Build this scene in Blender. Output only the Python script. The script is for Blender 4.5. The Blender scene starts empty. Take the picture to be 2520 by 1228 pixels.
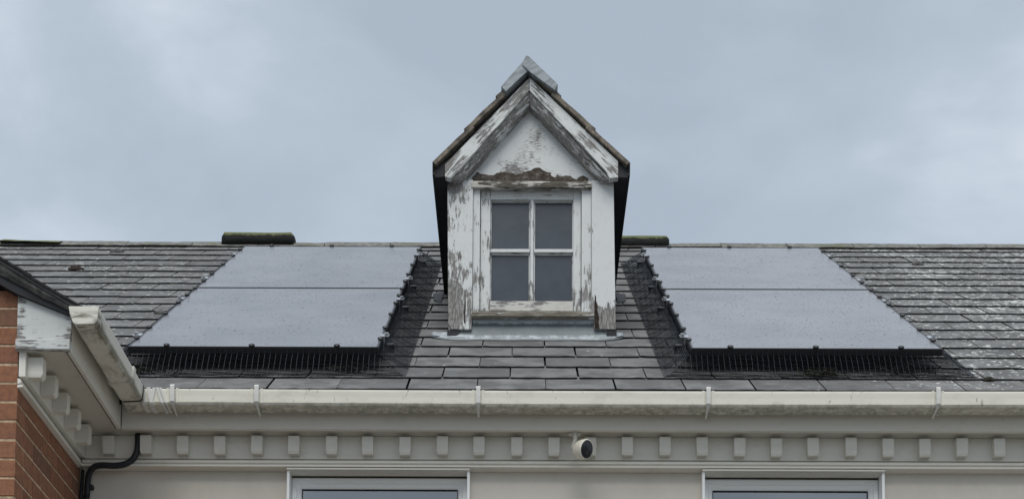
import bpy, bmesh, math, random
from mathutils import Vector, Matrix
random.seed(7)
R = math.radians
EYE = 1.6                                   # camera height above the ground
scene = bpy.context.scene
col = scene.collection

# ------------------------------------------------------------------ camera
cd = bpy.data.cameras.new('camera')
cam = bpy.data.objects.new('camera', cd); col.objects.link(cam)
cd.sensor_width = 36.0
cd.lens = 3868.6 / 2520 * 36
cd.shift_y = (2298.66 - 614.0) / 2520
cd.clip_start = 0.05; cd.clip_end = 2000
cam.matrix_world = (Matrix.Translation((0, 0, EYE)) @ Matrix.Rotation(0.00423, 4, 'Z')
                    @ Matrix.Rotation(math.pi / 2 + 0.07119, 4, 'X') @ Matrix.Rotation(0.0051, 4, 'Z'))
scene.camera = cam

# ------------------------------------------------------------------ sky and sun (overcast)
SUN_EL, SUN_AZ = R(55), R(186)
world = bpy.data.worlds.new('World'); scene.world = world; world.use_nodes = True
wn = world.node_tree; wn.nodes.clear()
def wnode(t, **k):
    n = wn.nodes.new(t)
    for a, b in k.items(): setattr(n, a, b)
    return n
sky = wnode('ShaderNodeTexSky', sky_type='NISHITA', sun_disc=False, sun_elevation=SUN_EL, sun_rotation=SUN_AZ)
tcw = wnode('ShaderNodeTexCoord')
mpw = wnode('ShaderNodeMapping'); mpw.inputs['Scale'].default_value = (1.0, 1.0, 1.7); mpw.inputs['Location'].default_value = (3.3, 0.4, 1.15)
n1 = wnode('ShaderNodeTexNoise'); n1.inputs['Scale'].default_value = 3.6; n1.inputs['Detail'].default_value = 6; n1.inputs['Roughness'].default_value = .5
n1.inputs['Distortion'].default_value = .35
rp = wnode('ShaderNodeValToRGB')
rp.color_ramp.elements[0].position = .36; rp.color_ramp.elements[0].color = (.335, .392, .462, 1)
rp.color_ramp.elements[1].position = .63; rp.color_ramp.elements[1].color = (.57, .625, .695, 1)
e = rp.color_ramp.elements.new(.48); e.color = (.388, .450, .524, 1)
sc = wnode('ShaderNodeMixRGB', blend_type='MULTIPLY'); sc.inputs[0].default_value = 1; sc.inputs[2].default_value = (.055, .055, .055, 1)
mx = wnode('ShaderNodeMixRGB'); mx.inputs[0].default_value = .93
bg = wnode('ShaderNodeBackground'); bg.inputs['Strength'].default_value = 1.0
wo = wnode('ShaderNodeOutputWorld')
L = wn.links.new
L(tcw.outputs['Generated'], mpw.inputs['Vector']); L(mpw.outputs['Vector'], n1.inputs['Vector']); L(n1.outputs['Fac'], rp.inputs['Fac'])
L(sky.outputs['Color'], sc.inputs[1]); L(sc.outputs[0], mx.inputs[1]); L(rp.outputs['Color'], mx.inputs[2])
L(mx.outputs[0], bg.inputs['Color']); L(bg.outputs[0], wo.inputs['Surface'])
sl = bpy.data.lights.new('sun', 'SUN'); sl.energy = 1.5; sl.angle = R(42); sl.color = (1.0, .965, .91)
sun = bpy.data.objects.new('sun', sl); col.objects.link(sun)
sun.rotation_euler = (Vector((math.sin(SUN_AZ) * math.cos(SUN_EL), math.cos(SUN_AZ) * math.cos(SUN_EL), math.sin(SUN_EL)))).to_track_quat('Z', 'Y').to_euler()
scene.view_settings.view_transform = 'Standard'; scene.view_settings.look = 'None'
scene.view_settings.exposure = 0.38; scene.view_settings.gamma = 1.0
scene.render.engine = 'CYCLES'

# ------------------------------------------------------------------ node helpers
class NT:
    def __init__(s, name):
        s.m = bpy.data.materials.new(name); s.m.use_nodes = True
        s.t = s.m.node_tree; s.b = s.t.nodes['Principled BSDF']
    def n(s, t, **k):
        x = s.t.nodes.new(t)
        for a, b in k.items(): setattr(x, a, b)
        return x
    def put(s, sock, v):
        if isinstance(v, bpy.types.NodeSocket): s.t.links.new(v, sock)
        elif isinstance(v, (tuple, list)) and len(v) == 3 and sock.type == 'RGBA': sock.default_value = (*v, 1)
        else: sock.default_value = v
    def pos(s): return s.n('ShaderNodeNewGeometry').outputs['Position']
    def objpos(s): return s.n('ShaderNodeTexCoord').outputs['Object']
    def scale(s, v, k):
        x = s.n('ShaderNodeVectorMath', operation='MULTIPLY'); s.put(x.inputs[0], v); x.inputs[1].default_value = k; return x.outputs[0]
    def add(s, v, k):
        x = s.n('ShaderNodeVectorMath', operation='ADD'); s.put(x.inputs[0], v); s.put(x.inputs[1], k); return x.outputs[0]
    def roty(s, v, a):
        x = s.n('ShaderNodeVectorRotate', rotation_type='Y_AXIS'); s.put(x.inputs['Vector'], v); x.inputs['Angle'].default_value = a; return x.outputs[0]
    def xyz(s, v):
        x = s.n('ShaderNodeSeparateXYZ'); s.put(x.inputs[0], v); return x.outputs
    def noise(s, v, sc, det=4, ro=.55, di=0):
        x = s.n('ShaderNodeTexNoise'); s.put(x.inputs['Vector'], v); x.inputs['Scale'].default_value = sc
        x.inputs['Detail'].default_value = det; x.inputs['Roughness'].default_value = ro; x.inputs['Distortion'].default_value = di
        return x.outputs['Fac']
    def vor(s, v, sc, feat='F1'):
        x = s.n('ShaderNodeTexVoronoi', feature=feat); s.put(x.inputs['Vector'], v); x.inputs['Scale'].default_value = sc
        return x.outputs['Distance']
    def mr(s, v, a, b, c=0., d=1.):
        x = s.n('ShaderNodeMapRange'); x.interpolation_type = 'SMOOTHSTEP'; s.put(x.inputs[0], v)
        for i, k in enumerate((a, b, c, d)): s.put(x.inputs[1 + i], k)
        return x.outputs[0]
    def mt(s, op, a, b=0., c=None, clamp=False):
        x = s.n('ShaderNodeMath', operation=op, use_clamp=clamp); s.put(x.inputs[0], a); s.put(x.inputs[1], b)
        if c is not None: s.put(x.inputs[2], c)
        return x.outputs[0]
    def mix(s, f, a, b, mode='MIX'):
        x = s.n('ShaderNodeMixRGB', blend_type=mode); s.put(x.inputs[0], f); s.put(x.inputs[1], a); s.put(x.inputs[2], b); return x.outputs[0]
    def ramp(s, f, stops):
        x = s.n('ShaderNodeValToRGB'); s.put(x.inputs[0], f); cr = x.color_ramp
        while len(cr.elements) < len(stops): cr.elements.new(.5)
        for el, (p, c) in zip(cr.elements, stops): el.position = p; el.color = (*c, 1)
        return x.outputs['Color']
    def bump(s, h, dist=.002, st=1.0):
        x = s.n('ShaderNodeBump'); s.put(x.inputs['Height'], h); x.inputs['Distance'].default_value = dist; x.inputs['Strength'].default_value = st
        s.put(s.b.inputs['Normal'], x.outputs[0])
    def fin(s, colr, rough=.7, spec=.3, metal=0.):
        s.put(s.b.inputs['Base Color'], colr); s.put(s.b.inputs['Roughness'], rough)
        s.b.inputs['Specular IOR Level'].default_value = spec; s.put(s.b.inputs['Metallic'], metal); return s.m

def plain(name, c, rough=.6, spec=.3, var=.12, sc=14, metal=0.):
    t = NT(name); p = t.pos()
    f = t.noise(p, sc, 5)
    return t.fin(t.mix(t.mr(f, .3, .7), tuple(x * (1 - var) for x in c), tuple(min(1, x * (1 + var)) for x in c)), rough, spec, metal)

def peel(name, aniso, ang=0., thr=.56, paint=(.66, .68, .67), wood=((.080, .074, .067), (.24, .232, .218), (.43, .42, .405)), bias=None, iso=5., crack=.35, seed=0.):
    t = NT(name); p = t.add(t.pos(), (seed, seed * .7, 0.))
    v = t.scale(t.roty(p, ang) if ang else p, aniso)
    n1 = t.noise(v, 1., 7, .68); n2 = t.noise(p, iso, 3)
    f = t.mt('ADD', t.mt('MULTIPLY', n1, .62), t.mt('MULTIPLY', n2, .38))
    if bias: f = t.mt('ADD', f, bias(t))
    mask = t.mr(f, thr - .008, thr + .008)
    g = t.noise(t.scale(v, (2.6, 2.6, 2.6)), 1., 5, .6)
    wd = t.ramp(g, [(.28, wood[0]), (.5, wood[1]), (.72, wood[2])])
    dirt = t.noise(p, 16, 5, .6)
    pc = t.mix(t.mr(dirt, .5, .78, 0, .45), paint, tuple(x * .62 for x in paint))
    ck = t.noise(t.add(t.scale(v, (1.9, 1.9, 1.9)), (7.1, 3.3, 1.7)), 1., 4, .5)
    cl = t.mr(t.mt('ABSOLUTE', t.mt('SUBTRACT', ck, .5)), .0, .010, 1., 0.)
    cl = t.mt('MULTIPLY', cl, t.mr(t.noise(p, 7., 2), .5, .6, 0., crack))
    pc = t.mix(cl, pc, (.12, .105, .09))
    pc = t.mix(t.mr(f, thr - .040, thr - .034, 0., .8), pc, t.mix(g, (.34, .335, .32), (.52, .515, .50)))
    h = t.mt('ADD', t.mt('SUBTRACT', 1., mask), t.mt('MULTIPLY', g, .35))
    t.bump(h, .0025, .8)
    return t.fin(t.mix(mask, pc, wd), t.mr(mask, 0, 1, .5, .85), .3)

# ------------------------------------------------------------------ materials
M = {}
def slate_mat():
    t = NT('slate'); p = t.pos(); x, y, z = t.xyz(p)
    oi = t.n('ShaderNodeObjectInfo').outputs['Random']; ri = t.n('ShaderNodeNewGeometry').outputs['Random Per Island']
    rnd = t.mt('FRACT', t.mt('ADD', t.mt('MULTIPLY', oi, 7.31), ri))
    base = t.ramp(rnd, [(0, (.12, .119, .116)), (.35, (.175, .173, .169)), (.7, (.215, .212, .206)), (1, (.145, .139, .13))])
    off = t.n('ShaderNodeCombineXYZ'); t.put(off.inputs[0], t.mt('MULTIPLY', rnd, 31.)); t.put(off.inputs[1], t.mt('MULTIPLY', rnd, 17.))
    q = t.add(p, off.outputs[0])
    cloud = t.noise(q, 7., 5, .62)
    base = t.mix(t.mr(cloud, .40, .62, 0., .8), base, (.075, .074, .07))
    pale = t.noise(t.add(q, (3., 9., 2.)), 5., 4, .6)
    base = t.mix(t.mr(pale, .52, .72, 0., .5), base, (.33, .33, .325))
    fine = t.noise(p, 120., 4, .6)
    base = t.mix(.3, base, t.mix(fine, (.06, .06, .06), (.24, .24, .24)), 'MIX')
    # lichen: heavier away from the dormer, where the roof stays damp and unwashed
    out = t.mr(t.mt('ABSOLUTE', t.mt('SUBTRACT', x, .05)), 1.1, 2.5, 0., 1.)
    out = t.mt('MULTIPLY', out, t.mr(x, -3., 2.2, .72, 1.12))
    big = t.noise(p, 2.7, 3, .6); lf = t.noise(t.scale(p, (1., .9, .9)), 30., 5, .66)
    lm = t.mt('ADD', lf, t.mt('ADD', t.mt('MULTIPLY', big, .26), t.mt('MULTIPLY', out, .118)))
    lich = t.mr(lm, .825, .865)
    base = t.mix(t.mt('MULTIPLY', lich, .92), base, t.mix(t.noise(p, 40., 3), (.55, .56, .53), (.88, .89, .86)))
    halo = t.mr(lm, .77, .85, 0., .16)
    base = t.mix(halo, base, (.24, .245, .225))
    spots = t.mr(t.mt('ADD', t.vor(p, 9.), t.mr(t.noise(p, 1.7, 2), .3, .6, .22, 0.)), .06, .085, 1., 0.)
    base = t.mix(t.mt('MULTIPLY', spots, .8), base, (.62, .63, .61))
    t.bump(t.mt('ADD', t.mt('MULTIPLY', fine, .5), t.mt('MULTIPLY', cloud, .8)), .003, .7)
    return t.fin(base, .72, .35)
M['slate'] = slate_mat()
M['slate_edge'] = plain('slate_edge', (.035, .036, .037), .9, .1, .3, 60)  # tail edges darkened: the shadow gap beneath is put into their colour
M['felt'] = plain('roofing_felt', (.018, .019, .021), .95, .1, .3, 20)
def mossy(name, c1, c2, moss, lvl=.5):
    t = NT(name); p = t.pos(); f = t.noise(p, 26., 6, .62); g = t.noise(p, 6., 4)
    b = t.mix(t.mr(f, .35, .65), c1, c2)
    b = t.mix(t.mr(t.mt('ADD', t.mt('MULTIPLY', f, .5), t.mt('MULTIPLY', g, .5)), lvl - .04, lvl + .1, 0., .9), b, moss)
    t.bump(f, .006, .9)
    return t.fin(b, .95, .1)
M['ridge'] = mossy('ridge_tile_clay', (.15, .148, .138), (.27, .265, .245), (.15, .155, .09), .54)
def moss_top():
    t = NT('mossy_ridge_clay'); p = t.pos(); f = t.noise(p, 30., 6, .62)
    nz = t.xyz(t.n('ShaderNodeNewGeometry').outputs['Normal'])[2]
    m = t.mr(t.mt('ADD', nz, t.mt('MULTIPLY', t.mt('SUBTRACT', f, .5), .6)), .24, .50)
    t.bump(f, .008, 1.)
    return t.fin(t.mix(m, t.mix(f, (.018, .019, .019), (.045, .045, .042)), t.mix(f, (.09, .10, .04), (.20, .21, .11))), .95, .1)
M['ridge_moss'] = moss_top()
M['verge'] = mossy('weathered_clay_tile', (.10, .09, .078), (.27, .235, .19), (.12, .12, .085), .58)
M['mortar_bed'] = mossy('mortar_bed', (.07, .068, .065), (.20, .195, .185), (.05, .05, .042), .55)
M['black'] = plain('black_paint_and_shade', (.018, .020, .024), .6, .3, .25, 12)
M['alu_black'] = plain('black_anodised', (.022, .023, .026), .38, .5, .15, 30)
M['wire'] = plain('black_mesh_wire', (.022, .025, .031), .6, .25, .2, 60)
M['litter'] = plain('dark_moss_litter', (.035, .034, .026), .95, .1, .5, 50)
M['steel'] = plain('bright_steel', (.6, .61, .62), .3, .5, .1, 40, .9)

def panel_glass():
    t = NT('solar_glass'); p = t.pos()
    d = t.noise(t.scale(p, (1., 1., 1.)), 3., 4, .6)
    base = t.mix(t.mr(d, .3, .7), (.16, .168, .184), (.215, .222, .238))
    sp = t.noise(t.scale(p, (1., .4, .4)), 95., 3, .55)
    m = t.mr(sp, .60, .66)
    sp2 = t.noise(t.scale(p, (1., .4, .4)), 30., 2, .5)
    m = t.mt('MAXIMUM', t.mt('MULTIPLY', m, t.mr(t.noise(p, 5., 2), .42, .58, .35, 1.)), t.mr(sp2, .73, .76))
    base = t.mix(t.mt('MULTIPLY', m, .55), base, (.07, .075, .09))
    fine = t.noise(p, 260., 2); base = t.mix(t.mr(fine, .5, .62, 0., .18), base, (.45, .46, .48))
    t.put(t.b.inputs['IOR'], 1.5)
    return t.fin(base, t.mt('ADD', .28, t.mt('MULTIPLY', m, .4)), .5)
M['panel'] = panel_glass()

def pvc(name, c, dirt=.5):
    t = NT(name); p = t.pos(); f = t.noise(t.scale(p, (1., 1., 2.2)), 9., 6, .65); g = t.noise(p, 60., 4, .6)
    b = t.mix(t.mr(f, .5, .75, 0., dirt), c, tuple(k * q for k, q in zip(c, (.62, .60, .52))))
    b = t.mix(t.mr(g, .66, .74, 0., dirt), b, (.16, .15, .12))
    return t.fin(b, .5, .35)
def gutter_mat():
    t = NT('gutter_pvc'); p = t.pos(); x, y, z = t.xyz(p)
    c = (.79, .76, .66)
    f = t.noise(t.scale(p, (1., 1., 2.)), 8., 6, .65)
    b = t.mix(t.mr(f, .45, .75, 0., .35), c, (.45, .43, .35))
    ln = t.noise(t.scale(p, (3., 3., 1.)), 5., 5, .7)
    zz = t.mt('ADD', z, t.mt('MULTIPLY', t.mt('SUBTRACT', ln, .5), .035))
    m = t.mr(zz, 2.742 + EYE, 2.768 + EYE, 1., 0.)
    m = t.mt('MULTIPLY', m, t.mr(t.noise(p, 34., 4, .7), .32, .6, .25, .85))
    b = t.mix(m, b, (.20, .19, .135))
    k = t.mr(t.noise(t.scale(p, (2., 2., .7)), 20., 4, .6), .64, .70, 0., .5)
    b = t.mix(k, b, (.17, .165, .14))
    t.bump(f, .001, .5)
    return t.fin(b, .5, .35)
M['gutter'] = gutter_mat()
def gutter_dirty():
    t = NT('grimy_gutter_pvc'); p = t.pos(); x, y, z = t.xyz(p)
    f = t.noise(t.scale(p, (2., 1., 2.)), 7., 6, .7); g = t.noise(p, 38., 5, .7)
    b = t.mix(t.mr(f, .5, .75, 0., .4), (.72, .70, .62), (.50, .45, .33))
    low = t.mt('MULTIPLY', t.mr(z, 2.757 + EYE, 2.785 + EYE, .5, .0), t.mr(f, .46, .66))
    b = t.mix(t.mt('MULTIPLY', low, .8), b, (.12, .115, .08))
    b = t.mix(t.mr(g, .67, .72, 0., .45), b, (.10, .095, .07))
    ends = t.mt('MAXIMUM', t.mt('MULTIPLY', t.mr(y, 5.86, 5.98, 1., 0.), t.mr(z, 2.785 + EYE, 2.812 + EYE, 1., .0)), t.mr(y, 6.50, 6.60, 0., .8))
    streak = t.noise(t.scale(p, (.5, 2., 2.4)), 15., 5, .7)
    b = t.mix(t.mt('MULTIPLY', ends, t.mr(streak, .40, .58)), b, (.11, .10, .065))
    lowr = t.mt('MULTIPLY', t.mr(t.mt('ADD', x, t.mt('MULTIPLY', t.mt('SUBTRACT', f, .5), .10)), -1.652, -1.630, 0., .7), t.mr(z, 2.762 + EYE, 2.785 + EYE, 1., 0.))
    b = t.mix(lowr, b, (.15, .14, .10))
    return t.fin(b, .6, .3)
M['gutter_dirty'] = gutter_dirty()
M['strap'] = pvc('white_pvc_strap', (.70, .70, .66), .25)
M['upvc'] = pvc('white_upvc', (.88, .885, .87), .06)
M['trim'] = pvc('cream_gloss_paint', (.74, .71, .635), .25)
M['wall'] = (lambda t: (t.bump(t.noise(t.pos(), 130., 4), .002, .5), t.fin(t.mix(t.mr(t.noise(t.scale(t.pos(), (1., 1., .6)), 3., 6, .65), .35, .75), (.68, .635, .555), (.60, .555, .48)), .85, .2))[1])(NT('cream_render'))
M['soffit'] = pvc('cream_soffit_paint', (.60, .57, .50), .4)
def lead_mat():
    t = NT('weathered_lead'); p = t.pos(); n = t.noise(t.scale(p, (1., 1., .5)), 26., 6, .68)
    nz = t.xyz(t.n('ShaderNodeNewGeometry').outputs['Normal'])[2]
    flat = t.mr(t.mt('ABSOLUTE', nz), .35, .75)                       # rain leaves a white bloom on the flat-lying lead
    b = t.mix(t.noise(p, 9., 4), (.13, .15, .16), (.25, .275, .285))
    b = t.mix(t.mt('MULTIPLY', t.mr(n, .42, .62, .25, .95), flat), b, (.62, .66, .68))
    b = t.mix(t.mr(n, .62, .70, 0., .5), b, (.5, .53, .54))
    t.bump(t.noise(p, 18., 4), .004, .6)
    return t.fin(b, .5, .45, .1)
M['lead'] = lead_mat()
M['lead_blue'] = (lambda t: t.fin(t.mix(t.mr(t.noise(t.scale(t.roty(t.pos(), R(30)), (1., 1., 4.)), 11., 5, .55), .38, .62), (.20, .228, .24), (.32, .355, .37)), .55, .4, .1))(NT('blue_grey_lead_ridge'))
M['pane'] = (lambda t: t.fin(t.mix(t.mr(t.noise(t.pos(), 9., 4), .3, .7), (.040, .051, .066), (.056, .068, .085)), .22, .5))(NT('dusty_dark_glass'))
M['rot'] = (lambda t: (t.bump(t.noise(t.pos(), 70., 5), .006, 1.), t.fin(t.ramp(t.noise(t.scale(t.pos(), (1., 1., 1.4)), 34., 6, .7), [(.28, (.035, .028, .022)), (.5, (.085, .07, .058)), (.64, (.17, .155, .135)), (.76, (.55, .53, .49))]), .95, .1))[1])(NT('rotten_filler'))
M['rot_dark'] = plain('dark_rotten_wood', (.040, .032, .027), .95, .1, .5, 60)
M['gasket'] = plain('black_gasket', (.008, .008, .008), .6, .3)
M['blind'] = (lambda t: t.fin(t.mix(t.mr(t.noise(t.scale(t.pos(), (1., 1., 22.)), 2., 3), .35, .65), (.72, .77, .83), (.82, .87, .93)), .8, .2))(NT('pale_blind'))
def glass():
    t = NT('window_glass'); t.t.nodes.remove(t.b)
    o = t.t.nodes['Material Output']
    f = t.n('ShaderNodeFresnel'); f.inputs[0].default_value = 4.2
    tr = t.n('ShaderNodeBsdfTransparent'); tr.inputs[0].default_value = (.86, .90, .92, 1)
    gl = t.n('ShaderNodeBsdfGlossy'); gl.inputs['Roughness'].default_value = .01
    m = t.n('ShaderNodeMixShader'); l = t.t.links.new
    l(f.outputs[0], m.inputs[0]); l(tr.outputs[0], m.inputs[1]); l(gl.outputs[0], m.inputs[2]); l(m.outputs[0], o.inputs[0]); return t.m
M['glass'] = glass()
M['cam_white'] = plain('camera_white_plastic', (.72, .68, .58), .4, .5, .08, 30)
M['cam_black'] = plain('camera_black_gloss', (.010, .011, .013), .12, .5)
M['cable'] = plain('black_cable', (.016, .018, .022), .5, .4)
def brick_mat():
    t = NT('red_brick'); p = t.pos()
    r = t.n('ShaderNodeObjectInfo').outputs['Random']
    b = t.ramp(r, [(0, (.21, .095, .058)), (.3, (.32, .15, .085)), (.6, (.265, .122, .074)), (.85, (.36, .178, .10)), (1, (.15, .09, .068))])
    f = t.noise(p, 45., 6, .65); g = t.noise(p, 12., 4)
    b = t.mix(t.mr(f, .35, .7, 0., .55), b, (.13, .066, .05))
    b = t.mix(t.mr(g, .55, .75, 0., .4), b, (.36, .20, .13))
    t.bump(f, .004, .8)
    return t.fin(b, .9, .15)
M['brick'] = brick_mat()
M['mortar'] = plain('sandy_mortar', (.47, .355, .24), .95, .1, .3, 50)
def brick_far():
    t = NT('brick_courses'); x, y, z = t.xyz(t.pos())
    c = t.n('ShaderNodeCombineXYZ'); t.put(c.inputs[0], t.mt('ADD', x, y)); t.put(c.inputs[1], z)
    b = t.n('ShaderNodeTexBrick'); t.put(b.inputs['Vector'], c.outputs[0]); b.inputs['Scale'].default_value = 1.
    b.inputs['Brick Width'].default_value = .225; b.inputs['Row Height'].default_value = .0755; b.inputs['Mortar Size'].default_value = .005
    b.inputs['Color1'].default_value = (.22, .085, .05, 1); b.inputs['Color2'].default_value = (.29, .12, .07, 1); b.inputs['Mortar'].default_value = (.4, .3, .2, 1)
    return t.fin(b.outputs['Color'], .9, .15)
M['brick_far'] = brick_far()
M['ground'] = (lambda t: t.fin(t.mix(t.noise(t.pos(), 30., 6), (.12, .12, .115), (.22, .215, .205)), .9, .2))(NT('worn_paving'))

# peeling paint, one for each grain direction
def zb(lo, hi, k):       # more bare wood low down
    def f(t):
        x, y, z = t.xyz(t.pos()); return t.mr(z, lo + EYE, hi + EYE, k, 0.)
    return f
def jl_bias(t):
    x, y, z = t.xyz(t.pos())
    a = t.mr(z, 3.62 + EYE, 3.95 + EYE, .10, -.01)
    b = t.mr(x, -.345, -.27, .03, -.05)
    return t.mt('ADD', a, b)
def jr_bias(t):
    x, y, z = t.xyz(t.pos())
    a = t.mr(z, 3.65 + EYE, 3.77 + EYE, .19, -.10)
    b = t.mt('MULTIPLY', t.mr(x, .352, .395, .14, 0.), t.mr(z, 3.72 + EYE, 3.80 + EYE, 1., .25))
    return t.mt('ADD', a, b)
M['jamb_l'] = peel('peeling_left_jamb', (55., 55., 13.), thr=.535, bias=jl_bias, iso=9., crack=.6)
M['jamb_r'] = peel('peeling_right_jamb', (52., 52., 9.), thr=.555, bias=jr_bias, iso=11., crack=.3, seed=3.)
M['frame_v'] = peel('peeling_upright', (110., 110., 14.), thr=.60, bias=zb(3.68, 4.0, .075), iso=8., crack=.3, seed=5.)
M['frame_h'] = peel('peeling_rail', (8., 40., 70.), thr=.60, iso=8., crack=.6, seed=8.)
M['rail_low'] = peel('peeling_bottom_rail', (9., 40., 80.), thr=.535, iso=8., crack=.8, seed=9., paint=(.60, .59, .54))
M['sill'] = peel('bare_grey_sill', (7., 40., 60.), thr=.44, iso=8., seed=2., wood=((.09, .078, .06), (.20, .18, .145), (.34, .32, .27)))
def ty_bias(t):
    x, y, z = t.xyz(t.pos())
    a = t.mt('MULTIPLY', t.mr(t.mt('ABSOLUTE', t.mt('SUBTRACT', x, .05)), .05, .17, 1., 0.), t.mr(z, 4.36 + EYE, 4.56 + EYE, 1., 0.))
    return t.mt('MULTIPLY', a, .10)
M['tymp'] = peel('crazed_gable_paint', (30., 40., 230.), thr=.60, bias=ty_bias, iso=6., crack=.25, seed=11.)
M['barge_l'] = peel('peeling_left_barge', (8., 60., 95.), ang=R(48), thr=.515, iso=9., crack=.6, seed=4.)
M['barge_r'] = peel('peeling_right_barge', (8., 60., 95.), ang=-R(45), thr=.552, iso=9., crack=.5, seed=6.)
M['mould_l'] = peel('bare_left_moulding', (14., 60., 95.), ang=R(48), thr=.475, iso=9., crack=.6, seed=14.)
M['mould_r'] = peel('bare_right_moulding', (14., 60., 95.), ang=-R(45), thr=.485, iso=9., crack=.6, seed=16.)
def box_bias(t):
    x, y, z = t.xyz(t.pos())
    a = t.mr(z, 2.74 + EYE, 2.79 + EYE, .05, -.03)
    b = t.mt('ADD', t.mr(x, -1.95, -1.915, .10, 0.), t.mr(x, -1.80, -1.765, 0., .06))
    return t.mt('ADD', a, b)
M['box'] = peel('peeling_box_end', (7., 40., 85.), thr=.60, bias=box_bias, iso=10., crack=1., seed=1., paint=(.60, .62, .60))
M['box_strip'] = peel('peeling_box_strip', (8., 40., 90.), thr=.545, iso=10., crack=1., seed=12., paint=(.60, .62, .60))
M['ledge'] = peel('peeling_drip_ledge', (12., 40., 130.), thr=.49, iso=12., seed=13., paint=(.66, .62, .55), wood=((.05, .045, .035), (.14, .125, .10), (.24, .21, .17)))

# ------------------------------------------------------------------ mesh helpers
class MB:
    def __init__(s): s.v = []; s.f = []; s.mi = []
    def face(s, idx, mi=0): s.f.append(idx); s.mi.append(mi)
    def box(s, x0, x1, y0, y1, z0, z1, mi=0):
        b = len(s.v); s.v += [(x, y, z) for z in (z0, z1) for y in (y0, y1) for x in (x0, x1)]
        for q in ((0, 2, 3, 1), (4, 5, 7, 6), (0, 1, 5, 4), (2, 6, 7, 3), (0, 4, 6, 2), (1, 3, 7, 5)): s.face([b + i for i in q], mi)
        return s
    def loft(s, rings, cap=True, closed=True, mi=0):
        b = len(s.v); n = len(rings[0])
        for r in rings: s.v += [tuple(p) for p in r]
        for k in range(len(rings) - 1):
            for i in range(n if closed else n - 1):
                j = (i + 1) % n; s.face([b + k * n + i, b + k * n + j, b + (k + 1) * n + j, b + (k + 1) * n + i], mi)
        if cap:
            s.face([b + i for i in range(n)][::-1], mi); s.face([b + (len(rings) - 1) * n + i for i in range(n)], mi)
        return s
    def prism_y(s, poly, y0, y1, mi=0):      # poly of (x, z)
        return s.loft([[(x, y0, z) for x, z in poly], [(x, y1, z) for x, z in poly]], mi=mi)
    def prism_x(s, poly, x0, x1, mi=0):      # poly of (y, z)
        return s.loft([[(x0, y, z) for y, z in poly], [(x1, y, z) for y, z in poly]], mi=mi)
    def tube(s, pts, r, n=10, mi=0):
        pts = [Vector(p) for p in pts]; rings = []; up = Vector((0.13, .31, .94)).normalized()
        for i, p in enumerate(pts):
            d = (pts[min(i + 1, len(pts) - 1)] - pts[max(i - 1, 0)]).normalized()
            a = d.cross(up)
            if a.length < .1: a = d.cross(Vector((1, 0, 0)))
            a.normalize(); c = a.cross(d).normalized(); up = c
            rr = r[i] if isinstance(r, list) else r
            rings.append([p + a * math.cos(2 * math.pi * k / n) * rr + c * math.sin(2 * math.pi * k / n) * rr for k in range(n)])
        return s.loft(rings, mi=mi)
    def mesh(s, name):
        m = bpy.data.meshes.new(name); m.from_pydata([(x, y, z) for x, y, z in s.v], [], s.f)
        m.polygons.foreach_set('material_index', s.mi)
        bm = bmesh.new(); bm.from_mesh(m); bmesh.ops.recalc_face_normals(bm, faces=bm.faces); bm.to_mesh(m); bm.free()
        return m
def link(o, parent=None):
    col.objects.link(o)
    if parent is not None:
        o.parent = parent; o.matrix_parent_inverse = parent_mw(parent).inverted()
    return o
def parent_mw(p):
    m = Matrix.LocRotScale(p.location, p.rotation_euler, p.scale)
    return (parent_mw(p.parent) @ p.matrix_parent_inverse @ m) if p.parent else m
def build(mb, name, mats, parent=None, bevel=0., smooth=False, label=None, z=EYE):
    me = mb.mesh(name)
    if z: me.transform(Matrix.Translation((0, 0, z)))
    for m in (mats if isinstance(mats, (list, tuple)) else [mats]): me.materials.append(M[m])
    o = bpy.data.objects.new(name, me); link(o, parent)
    if bevel:
        b = o.modifiers.new('bevel', 'BEVEL'); b.width = bevel; b.segments = 2; b.limit_method = 'ANGLE'; b.angle_limit = R(40)
    if smooth:
        for p in me.polygons: p.use_smooth = True
    if label: o['label'] = label
    return o
def thing(name, label, cat, loc, group=None):
    o = bpy.data.objects.new(name, None); o.location = loc; o.empty_display_size = .1; col.objects.link(o)
    tag(o, label, cat, group); return o
def tag(o, label=None, cat=None, group=None, kind=None):
    for k, v in (('label', label), ('category', cat), ('group', group), ('kind', kind)):
        if v: o[k] = v
    return o

# ------------------------------------------------------------------ ground
g = build(MB().loft([[(-300, -300, 0), (300, -300, 0), (300, 300, 0), (-300, 300, 0)]], cap=False), 'ground', 'ground', z=0)
g.data.clear_geometry(); g.data.from_pydata([(-300, -300, 0), (300, -300, 0), (300, 300, 0), (-300, 300, 0)], [], [(0, 1, 2, 3)])
g['kind'] = 'structure'

# ------------------------------------------------------------------ roof frame
AL = R(34.59); CA, SA = math.cos(AL), math.sin(AL)
RY, RZ = 6.904, 3.0136                      # a point of the slated plane (eye-relative height)
def rp3(x, s, h=0.):                        # across, up the slope, out of the slope
    return (x, RY + s * CA - h * SA, RZ + s * SA + h * CA)
S_RIDGE = 4.43
VZ = lambda x: 2.859 + (-1.739 - x) * .616  # top of the projecting wing's roof

house = thing('terraced_house', 'cream rendered house with grey slate roof, white gutter and peeling dormer', 'house', (0.3, 6.84, 0))

# roof: boarding under the slates, back slope, gable fill
mb = MB()
a0, a1 = rp3(0, -.30, -.004), rp3(0, S_RIDGE, -.004)
mb.prism_x([(a0[1], a0[2]), (a1[1], a1[2]), (a1[1] + 3.9, a0[2]), (a1[1] + 3.9, a0[2] - .06), (a1[1], a1[2] - .10), (a0[1] + .02, a0[2] - .05)], -5.2, 4.6)
roof = build(mb, 'roof', 'felt', house, label='grey slate roof slope with lichen towards both ends')

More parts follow.
